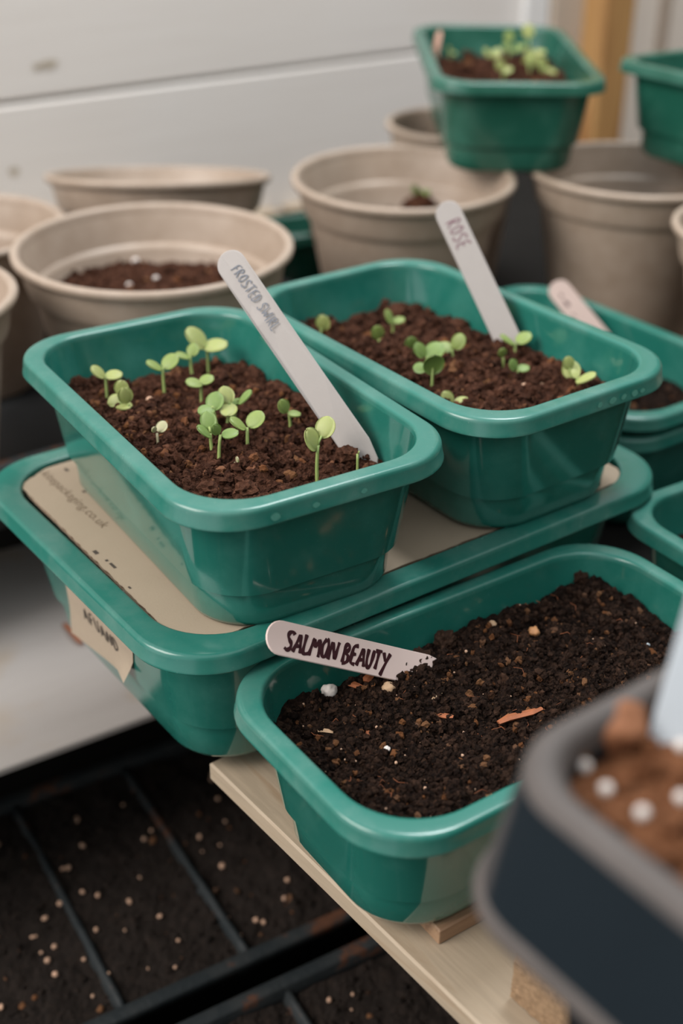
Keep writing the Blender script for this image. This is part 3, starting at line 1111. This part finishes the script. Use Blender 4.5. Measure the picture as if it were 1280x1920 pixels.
def zC(x, y):
    z = .002 + .0015 * math.sin(x * 30)
    z += .0050 * math.exp(-((x - .088) ** 2 + (y - .040) ** 2) / .0007)
    z += .0040 * math.exp(-((x - .020) ** 2 + (y - .034) ** 2) / .0010)
    z += .0050 * math.exp(-((x + .030) ** 2 + (y - .032) ** 2) / .0005)
    z -= .0035 * math.exp(-((x + .022) ** 2 / .0014 + (y + .006) ** 2 / .00022))
    z -= .0030 * math.exp(-((x + .085) ** 2 + (y - .005) ** 2) / .0009)
    return z


sC, HC, hC = tray_soil('dark moist compost in the SALMON BEAUTY tray', TC, .1935, .1000, .0490, .022, zC, 5, amp=.0068, csc=100, res=.0009, crumbs=14000, csize=(.0003, .0021), clods=40, clsize=(.0014, .0030), mat=M_SOIL_DK)
sD, HD, hD = tray_soil('brown compost in the green tray on top of the pots', TD, .1800, .0985, .0480, .018, lambda x, y: .004 * math.sin(x * 40 + 1.5) + .002, 21, amp=.009, csc=60, res=.0022, crumbs=900, csize=(.0012, .0042), clods=20, clsize=(.004, .0075))
sH, HH, hH = tray_soil('dark compost in the nested trays behind the ROSE tray', TH, .1800, .0985, .0440, .018, lambda x, y: 0, 22, amp=.006, csc=80, res=.002, crumbs=1200, csize=(.001, .003), mat=M_SOIL_DK)
sJ, HJ, hJ = tray_soil('dark compost in the tray at the right edge', TJ, .1800, .0985, .0450, .018, lambda x, y: 0, 23, amp=.005, csc=90, res=.002, crumbs=1200, csize=(.001, .003), mat=M_SOIL_DK)

# larger clods in the trays (part of what could be picked up one by one)
def clod(label, hf, x, y, s, seed, mat):
    V0, F0 = ICO3
    n1 = np.array([noise.fractal(Vector(v) * 2.2 + Vector((seed, 0, 0)), .7, 2.1, 4) for v in V0])
    P = V0 * (1 + .42 * n1)[:, None] * np.array((1, .85, .7)) * s
    o = mesh_obj('soil_clod', P.tolist(), F0.tolist(), mat, smooth=False)
    o.location = (x, y, hf(x, y) + s * .28); o.rotation_euler = (0, 0, seed)
    tag(o, label, 'soil clod')


clod('pale crumbly clod at the near corner of the FROSTED SWIRL tray, left of its neighbour', hA, -.0555, .4660, .0052, 3.1, M_SOIL)
clod('crumbly clod at the near corner of the FROSTED SWIRL tray, right of its neighbour', hA, -.0400, .4700, .0056, 4.2, M_SOIL)
clod('reddish clod in the far left corner of the FROSTED SWIRL tray', hA, -.1270, .5680, .0058, 5.3, M_SOIL)
clod('clod beside the foot of the FROSTED SWIRL label', hA, .0020, .5020, .0050, 6.4, M_SOIL)
clod('lump of compost at the right corner of the FROSTED SWIRL tray', hA, .0280, .4950, .0042, 9.4, M_SOIL)
clod('upright clod at the back of the ROSE tray, right of centre', hB, .0300, .6820, .0060, 7.5, M_SOIL)
clod('rounded clod at the back of the ROSE tray, left of centre', hB, .0060, .6700, .0060, 8.6, M_SOIL)
clod('clod at the back right of the ROSE tray behind the label', hB, .0640, .6700, .0060, 2.6, M_SOIL)
clod('peak of dark compost at the far corner of the SALMON BEAUTY tray', hC, .1150, .5200, .0048, 1.6, M_SOIL_DK)
clod('dark crumb pile covering the foot of the SALMON BEAUTY label', hC, .0350, .4555, .0052, 1.2, M_SOIL_DK)
clod('dark clod above the foot of the SALMON BEAUTY label', hC, .0465, .4680, .0055, 1.9, M_SOIL_DK)


def stick(label, name, cat, hf, x, y, L, r, ang, mat, seed=0, flat=.5):
    V, F = tube([(-L / 2, 0, 0), (-L / 4, .04 * L, .0003), (L / 4, -.03 * L, .0004), (L / 2, 0, 0)], [r * .6, r, r * .9, r * .5], 6)
    V = [(v[0], v[1], v[2] * flat) for v in V]
    o = mesh_obj(name, V, F, mat, smooth=False)
    o.location = (x, y, hf(x, y) + r * .6); o.rotation_euler = (random.uniform(-.2, .2), random.uniform(-.3, .1), ang)
    tag(o, label, cat)


stick('straight pale wood sliver near the left corner of the dark compost', 'wood_sliver', 'wood sliver', hC, -.0046, .4110, .0085, .0011, .05, M_CHIP_L)
stick('red bark chip below the SALMON BEAUTY label, left of its twin', 'bark_chip', 'bark chip', hC, .0064, .4371, .0085, .0019, -.7, M_CHIP)
stick('orange-red bark chip below the SALMON BEAUTY label, right of its twin', 'bark_chip', 'bark chip', hC, .0125, .4400, .0065, .0022, 1.1, M_CHIP)
stick('rust bark curl in the middle of the dark compost', 'bark_chip', 'bark chip', hC, .0430, .4228, .0095, .0018, -.45, M_CHIP)
stick('slim tan sliver above the bark curl in the dark compost', 'wood_sliver', 'wood sliver', hC, .0414, .4329, .0070, .0009, .8, M_CHIP_L)
stick('broad rust-brown bark piece beside the foreground black pot', 'bark_chip', 'bark chip', hC, .0747, .4200, .0200, .0022, .35, M_CHIP)
stick('small upright brown flake in the left part of the dark compost', 'bark_chip', 'bark chip', hC, .0118, .4126, .0060, .0012, 1.5, M_CHIP)
stick('root-like twig near the front right of the ROSE tray', 'twig', 'twig', hB, .0640, .5800, .0170, .0008, .15, M_CHIP)
lump('round white perlite lump at the left end of the dark compost', 'perlite_crumb', 'perlite', (-.0045, .4347, hC(-.0045, .4347) + .0022), .0033, M_FOAM, 71)
lump('tan rounded lump right of the white perlite lump in the dark compost', 'grit_stone', 'stone', (.0204, .4351, hC(.0204, .4351) + .0015), .0028, M_CHIP_L, 72)
lump('small white grit stone in the lower left of the dark compost', 'grit_stone', 'stone', (.0191, .3997, hC(.0191, .3997) + .0008), .0014, M_FOAM, 73)
lump('amber chip on the far slope of the dark compost', 'bark_chip', 'bark chip', (.0880, .4807, hC(.0880, .4807) + .0012), .0026, simple('amber_chip', (.50, .24, .10), .6, .3, 400), 74)
lump('tan stone on the far slope left of the amber chip', 'grit_stone', 'stone', (.0690, .4810, hC(.0690, .4810) + .0012), .0020, M_CHIP_L, 75)
lump('bluish white speck at the right end of the dark compost', 'grit_stone', 'stone', (.1380, .4732, hC(.1380, .4732) + .0008), .0013, M_LABEL_B, 76)
for i, (x, y, nm, hf) in enumerate(((.0895, .5790, 'pale stone near the front rim of the ROSE tray, left of its twin', hB), (.0985, .5850, 'pale stone near the front rim of the ROSE tray, right of its twin', hB), (-.0920, .5580, 'pale grit stone between the seedlings at the back left of the FROSTED SWIRL tray', hA))):
    lump(nm, 'grit_stone', 'stone', (x, y, hf(x, y) + .0010), .0018, M_STONE, 80 + i)
# fine root fibres and grit crumbs strewn through the dark compost
rg = np.random.default_rng(77)
V, F = [], []
for k in range(45):
    x = rg.uniform(-.085, .09); y = rg.uniform(-.045, .045)
    L = rg.uniform(.002, .007); a = rg.uniform(0, 6.28); r_ = rg.uniform(.00006, .00014)
    z = HC(x, y) + .0012
    v, f = tube([Vector((x, y, z)), Vector((x + L * .5 * math.cos(a), y + L * .5 * math.sin(a), z + rg.uniform(0, .0015))), Vector((x + L * math.cos(a + .5), y + L * math.sin(a + .5), z + rg.uniform(-.0008, .001)))], [r_] * 3, 4)
    q = len(V); V += v; F += [tuple(i + q for i in ff) for ff in f]
fb = mesh_obj('root_fibres', V, F, M_CHIP); fb.location = sC.location; fb.rotation_euler = sC.rotation_euler
tag(fb, 'fine pale root fibres strewn over the dark compost of the front tray', 'fibres', kind='stuff')
sp = []
for k in range(70):
    x, y = rg.uniform(-.09, .09), rg.uniform(-.046, .046); s = rg.uniform(.0003, .0008); sp.append((x, y, HC(x, y) + .0010, s))
vv, ff = blobs(sp, ICO1, rg, .9, .1)
g = mesh_obj('grit', np.concatenate(vv).tolist(), np.concatenate(ff).tolist(), M_STONE); g.location = sC.location; g.rotation_euler = sC.rotation_euler
tag(g, 'tiny pale grit in the dark compost of the front tray', 'grit', kind='stuff')
# ---- seedlings: stem base, node, leaves (centre x,y,z, length, breadth ratio) in mm
SEED_A=[
 ((-113.6,564.2,130.0),(-114.2,568.8,138.0),[(-117.1,567.8,140.4,7.7,0.70),(-110.5,570.0,138.1,7.7,0.63)]),
 ((-102.8,540.9,130.0),(-103.3,545.2,137.6),[(-102.8,545.1,141.4,7.7,0.90),(-106.7,545.2,135.6,6.5,0.96)]),
 ((-98.2,538.7,130.0),(-99.8,541.4,134.7),[(-100.4,541.7,139.4,7.4,0.67),(-101.7,542.4,134.5,7.4,0.50),(-98.4,544.8,132.6,5.0,1.00)]),
 ((-86.3,570.5,130.0),(-87.5,575.7,139.2),[(-91.1,574.6,141.3,8.0,0.52),(-84.3,578.3,141.8,8.6,0.76)]),
 ((-82.1,510.1,130.0),(-82.4,512.7,134.5),[(-83.1,511.6,136.6,2.8,1.00),(-80.5,515.1,136.8,5.2,1.00)]),
 ((-68.4,602.8,130.0),(-69.1,607.3,138.0),[(-73.8,607.6,142.5,12.5,0.63),(-65.1,608.7,138.4,11.6,0.58)]),
 ((-74.2,591.1,130.0),(-76.5,595.3,137.4),[(-79.7,593.6,138.6,6.9,0.58),(-75.3,597.8,139.8,6.4,1.00)]),
 ((-66.8,556.7,130.0),(-67.4,561.4,138.4),[(-70.5,559.4,139.0,7.6,0.73),(-65.0,563.0,139.1,6.6,0.73)]),
 ((-55.9,501.3,130.0),(-57.9,505.8,138.1),[(-60.0,504.6,140.0,7.5,0.66),(-59.0,509.6,142.8,7.5,0.97)]),
 ((-53.2,494.7,130.0),(-52.9,500.3,140.1),[(-54.3,499.6,142.8,5.1,1.00),(-48.8,501.7,140.5,6.9,0.60)]),
 ((-55.2,524.9,130.0),(-58.9,530.3,139.7),[(-61.8,527.8,139.2,7.3,0.83),(-58.3,532.6,141.6,8.7,0.67)]),
 ((-54.1,529.4,130.0),(-51.8,534.4,139.0),[(-52.0,531.6,138.1,8.3,0.91),(-53.4,537.5,142.4,8.1,0.55)]),
 ((-50.6,535.1,130.0),(-48.5,539.8,138.2),[(-45.4,539.0,141.0,8.4,0.59),(-49.8,540.7,137.7,5.4,0.73)]),
 ((-41.8,506.8,130.0),(-42.1,511.5,138.4),[(-45.8,510.7,141.1,8.0,0.53),(-38.7,514.3,141.3,8.5,0.75)]),
 ((-24.4,532.9,130.0),(-24.7,535.4,134.5),[(-26.6,535.0,137.9,6.6,0.89),(-22.1,536.3,134.1,5.6,0.52)]),
 ((-10.3,487.5,130.0),(-10.4,492.7,139.2),[(-12.2,492.3,142.4,10.1,0.73),(-7.5,497.6,145.7,9.2,0.62)]),
 ((-46.0,487.3,130.0),(-45.8,488.8,132.6),[(-45.1,487.5,134.5,2.7,1.00),(-43.8,489.4,131.8,2.1,1.00)]),
 ((6.5,489.4,130.0),(6.6,492.4,135.4),[(6.8,491.0,136.9,1.6,1.00)]),
]
SEED_B=[
 ((-12.5,637.6,130.0),(-11.7,640.5,135.2),[(-11.1,639.9,138.1,8.5,1.00)]),
 ((20.1,624.3,130.0),(18.6,626.9,134.6),[(18.0,626.6,138.2,7.2,1.00),(23.2,625.8,130.6,4.5,0.75)]),
 ((27.5,655.7,130.0),(27.1,657.4,133.0),[(25.3,656.8,136.0,8.1,0.71),(30.1,658.8,133.5,6.4,0.59)]),
 ((35.7,611.7,130.0),(35.4,614.1,134.3),[(35.0,613.6,137.4,7.1,1.00)]),
 ((43.6,573.0,130.0),(43.8,578.2,139.3),[(43.9,577.4,141.9,10.9,0.48),(37.6,579.2,139.1,6.2,1.00)]),
 ((42.1,593.2,130.0),(42.0,597.4,137.5),[(38.9,597.1,141.0,8.0,0.87),(45.8,600.0,139.9,10.2,0.84)]),
 ((55.1,603.1,130.0),(55.3,607.1,137.1),[(58.1,607.4,141.6,8.1,0.87),(52.4,608.9,138.3,7.0,0.77)]),
 ((89.1,616.6,130.0),(89.1,620.0,136.0),[(84.9,619.2,138.6,8.3,0.50),(93.3,622.4,138.3,8.3,0.60)]),
 ((82.3,606.5,130.0),(81.7,608.1,132.8),[(81.2,607.3,135.5,4.9,1.00)]),
 ((88.0,592.3,130.0),(87.7,593.8,132.6),[(85.5,592.9,135.2,6.1,1.00),(90.5,595.1,132.9,5.9,0.64)]),
 ((112.2,579.1,130.0),(112.1,581.9,135.0),[(110.7,582.7,140.6,6.3,0.92),(112.5,584.1,136.9,9.4,0.94)]),
 ((114.4,571.4,130.0),(114.6,574.8,135.9),[(117.6,573.4,137.6,9.9,0.50),(113.2,577.0,137.7,4.7,0.78)]),
 ((53.9,550.4,130.0),(53.1,551.7,132.4),[(49.7,551.3,135.6,7.1,1.00),(56.5,553.3,133.1,7.6,0.63)]),
]
SEED_D=[
 ((86.3,1096.2,195.0),(85.9,1098.1,198.4),[(84.8,1096.9,200.3,5.2,1.00),(88.6,1098.8,197.5,3.9,0.78)]),
 ((116.6,1053.7,195.0),(115.7,1057.2,201.2),[(111.7,1057.2,205.2,7.6,0.78),(119.2,1060.4,204.7,7.6,1.00)]),
 ((120.8,1017.1,195.0),(120.7,1018.7,197.8),[(118.0,1019.0,202.5,8.2,1.00),(123.7,1020.6,199.1,7.3,0.78)]),
 ((131.0,1065.7,195.0),(130.1,1071.0,204.3),[(129.7,1074.5,214.6,8.5,1.00),(128.0,1073.9,207.4,6.0,1.00),(135.7,1075.8,204.7,7.7,0.67),(140.3,1080.2,206.5,8.5,0.70)]),
 ((142.4,1026.6,195.0),(141.8,1034.3,208.6),[(140.1,1040.7,224.0,9.9,1.00),(143.2,1033.7,205.6,11.5,1.00),(150.2,1039.4,209.4,9.0,0.64),(139.6,1038.0,200.8,6.6,1.00)]),
 ((154.8,1027.3,195.0),(153.9,1029.3,198.6),[(151.5,1028.8,201.8,10.7,1.00),(159.0,1029.5,197.0,8.2,0.65)]),
]
SEED_P=[
 ((67.0,1076.5,85.0),(67.4,1077.9,87.4),[(64.6,1077.2,90.2,8.1,0.89),(70.7,1080.0,89.1,7.2,0.88)]),
]
WA = ['two-leaved seedling in the far left corner of the FROSTED SWIRL tray',
 'taller round-leaved seedling of the crowded clump near the left wall of the FROSTED SWIRL tray',
 'short three-leaved seedling in front of the crowded clump near the left wall',
 'slim seedling with raised right leaf, near the back left of the FROSTED SWIRL tray',
 'tiny pale folded seedling alone in the left middle of the FROSTED SWIRL tray',
 'seedling with the largest pale leaves at the very back of the FROSTED SWIRL tray',
 'curved seedling left of the largest-leaved one at the back',
 'seedling with two drooping leaves behind the central clump of the FROSTED SWIRL tray',
 'leaning seedling at the left of the central clump, lowest left leaf',
 'tallest upright seedling at the front of the central clump',
 'seedling at the back left of the central clump with a dark broad leaf',
 'yellow-leaved seedling in the heart of the central clump',
 'seedling at the right rear of the central clump with one leaf pointing right',
 'upright seedling with two spread leaves just right of the central clump',
 'small two-leaved seedling close to the middle of the white FROSTED SWIRL label',
 'long-stemmed seedling with two pale round leaves near the foot of the FROSTED SWIRL label',
 'tiny just-sprouting seedling near the front wall of the FROSTED SWIRL tray',
 'leafless sprout at the right corner of the FROSTED SWIRL tray']
WB = ['single-leaved seedling in the far left corner of the ROSE tray',
 'seedling with one upright leaf, left of centre at the back of the ROSE tray',
 'low two-leaved seedling at the back of the ROSE tray beside the clods',
 'upright-leaved seedling at the left of the ROSE tray clump',
 'frontmost seedling of the ROSE tray clump with a wide flat leaf',
 'large-leaved seedling in the middle of the ROSE tray clump',
 'seedling at the right of the ROSE tray clump with a raised leaf',
 'seedling with two level leaves in front of the foot of the ROSE label',
 'tiny single-leaved seedling left of the ROSE label foot',
 'low bright seedling just below the foot of the ROSE label',
 'round-leaved seedling at the right wall of the ROSE tray, left of a pair',
 'yellow-stemmed seedling at the right wall of the ROSE tray, right of a pair',
 'low seedling with two raised leaves beside the front rim of the ROSE tray']
WDD = ['tiny seedling at the left end of the top tray', 'seedling with two blurred leaves left of centre in the top tray', 'low pale seedling behind the front rim of the top tray',
 'four-leaved seedling in the centre of the top tray', 'tallest yellow-tipped seedling of the top tray', 'low seedling right of the tallest in the top tray']
random.seed(12)
LMA = [1, 1, 1, 0, 3, 1, 0, 0, 2, 2, 2, 1, 2, 0, 0, 1, 3, 1]
for i, (b, n_, lv) in enumerate(SEED_A):
    seedling(WA[i], b, n_, lv, hA(b[0] / 1000, b[1] / 1000), pale=(i in (4, 16)), lm=LMA[i], rad=.00078 if i not in (4, 16, 17) else .0006)
LMB = [1, 0, 0, 2, 2, 2, 0, 0, 0, 2, 1, 1, 1]
for i, (b, n_, lv) in enumerate(SEED_B):
    seedling(WB[i], b, n_, lv, hB(b[0] / 1000, b[1] / 1000), lm=LMB[i], rad=.00072)
for i, (b, n_, lv) in enumerate(SEED_D):
    seedling(WDD[i], b, n_, lv, hD(b[0] / 1000, b[1] / 1000), lm=1 if i != 3 else 0, rad=.0008)
seedling('small green sprout inside the pot left of the top tray', (59, 1000, 98), (59.5, 1001, 108), [(56.5, 1000, 111, 9, .9), (63.5, 1002, 110, 8, .9)], .094 + H2(.016, .054), lm=2)

clod('soil mound holding the green sprout in the pot left of the top tray', lambda x, y: .0955, .0600, .9990, .0130, 3.3, M_SOIL)
# ------------------------------------------------------------------ plant labels
plant_label('long white label leaning out of the left tray, lettered FROSTED SWIRL', (-.0545, .5630, .2010), (.0073, .5078, .1300), .0137, M_LABEL_W, (-.25, -.80, .50), 'FROSTED SWIRL', M_INK_G, .0050, .0085, .00055, seed=3, squeeze=.80, curve=.0022, yoff=.0008)
plant_label('white label standing in the centre right tray, lettered ROSE', (.0520, .6680, .1955), (.0885, .6260, .1300), .0139, M_LABEL_W, (-.25, -.80, .50), 'ROSE', M_INK_R, .0076, .0108, .0008, seed=5, squeeze=.72, yoff=.0003, slant=.0, gap=.2)
plant_label('pinkish label lying across the front tray, lettered SALMON BEAUTY', (-.0296, .4200, .0910), (.0392, .4505, .0510), .0142, M_LABEL_P, (-.02, -.70, .72), 'SALMON BEAUTY', M_INK_D, .0080, .0085, .0016, seed=7, squeeze=.77, yoff=-.0004, gap=.10, slant=.22)
hl = plant_label('pinkish label with a dark smudge in the nested trays at right', (.1392, .8174, .1000), (.1700, .7860, .0700), .0150, simple('dull_pink_label', (.40, .30, .265), .5, .06), (-.25, -.80, .50))
V = []
for (cx, cy, sx_, sy_) in ((.0105, -.0012, .0013, .0009), (.0178, -.0018, .0022, .0013), (.0150, -.0022, .0010, .0006), (.0265, -.003, .0018, .0004)):
    V.append([(cx + sx_ * math.cos(a) * (1 + .25 * math.sin(3 * a)), cy + sy_ * math.sin(a), .00068) for a in np.linspace(0, 2 * math.pi, 15)[:-1]])
mesh_obj('smudge', [p for s in V for p in s], [tuple(range(14 * k, 14 * k + 14)) for k in range(len(V))], M_INK_D, hl, smooth=False)
plant_label('narrow pink label seen edge-on at the left of the top tray', (.0735, 1.0600, .2210), (.0690, 1.0560, .1930), .0130, simple('salmon_label', (.62, .36, .28), .5, .1), (.98, .25, .1), bury=.006)

# ------------------------------------------------------------------ foreground pot
KY = math.radians(37)
KC = Vector((.1454, .2152))
K = empty('plant_pot', (KC.x, KC.y, .0162), (0, 0, KY))
tag(K, 'square blue-black pot with a dusty grey rim, blurred in the right foreground', 'plant pot')
KH = .174
KS = .160


def kr(ins, z, r=.022):
    return [(x, y, z) for x, y in rrect(KS - 2 * ins, KS - 2 * ins, max(.006, r - ins * .4), 10)]


V, F = skin([kr(.0085, KH - .008), kr(.0080, KH - .003), kr(.0066, KH - .0008), kr(.0045, KH), kr(.0022, KH - .0004), kr(.0006, KH - .0020), kr(0, KH - .0045)])
mesh_obj('rim', V, F, M_KRIM, K)
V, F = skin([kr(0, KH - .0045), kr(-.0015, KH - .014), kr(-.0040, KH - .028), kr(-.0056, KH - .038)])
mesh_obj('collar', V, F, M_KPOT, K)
V, F = skin([kr(-.0056, KH - .038), kr(-.0068, KH - .0395), kr(-.0074, KH - .0415), kr(-.0066, KH - .0435), kr(-.0045, KH - .0435), kr(-.003, KH - .041)])
mesh_obj('collar_lip', V, F, M_KRIM, K)
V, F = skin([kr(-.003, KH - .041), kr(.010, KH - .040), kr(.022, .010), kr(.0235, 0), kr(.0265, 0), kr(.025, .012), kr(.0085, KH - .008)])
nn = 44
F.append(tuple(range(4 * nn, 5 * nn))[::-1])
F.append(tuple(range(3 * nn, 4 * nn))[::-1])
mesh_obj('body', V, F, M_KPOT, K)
rk = Euler((0, 0, KY))
sK, HK = soil('rust-brown compost with white perlite in the blurred foreground pot', KS - .018, KS - .018, 
                .014, (KC.x, KC.y, .0162 + KH - .0085), (0, 0, KY), lambda x, y: .001 * math.sin(x * 50), 41, .0045, 60, .0018, 800, (.001, .004), M_SOIL_RED)


def hK(x, y):
    p = local((KC.x, KC.y, 0), rk, (x, y, 0))
    return .0162 + KH - .0085 + HK(p.x, p.y)


for i, (x, y, nm) in enumerate(((.0590, .2382, 'topmost'), (.0625, .2292, 'second from the top'), (.0678, .2162, 'lowest'), (.0793, .2258, 'rightmost'), (.083, .243, 'label-side'))):
    lump(nm + ' white perlite ball in the blurred foreground pot', 'perlite_crumb', 'perlite', (x, y, hK(x, y) + .0014), .0017, M_FOAM, 90 + i, rough=.04, sc=(1, 1, 1))
lump('orange bark lump at the left corner of the blurred foreground pot', 'bark_chip', 'bark chip', (.0560, .2440, hK(.056, .244) + .003), .0055, simple('orange_bark', (.26, .12, .045), .8, .4, 200), 97)
lump('tall brown bark lump behind the perlite in the blurred foreground pot', 'bark_chip', 'bark chip', (.0690, .2500, hK(.069, .250) + .004), .0075, simple('brown_bark', (.22, .085, .035), .8, .4, 200), 98)
plant_label('bright white label standing in the blurred foreground pot at the right edge', (.0960, .2710, .2180), (.0815, .2440, .1770), .0140, M_LABEL_B, (-.2, -.9, .35), bury=.010)

# batten placed from bench axes: end beside the near corner of the front tray
bat.location = Vector((.0445, .3555, -.0041)) + Vector((math.cos(.60), math.sin(.60), 0)) * .144 + Vector((-math.sin(.60), math.cos(.60), 0)) * .011
bat.rotation_euler = (0, 0, .60)
bpy.context.view_layer.update()
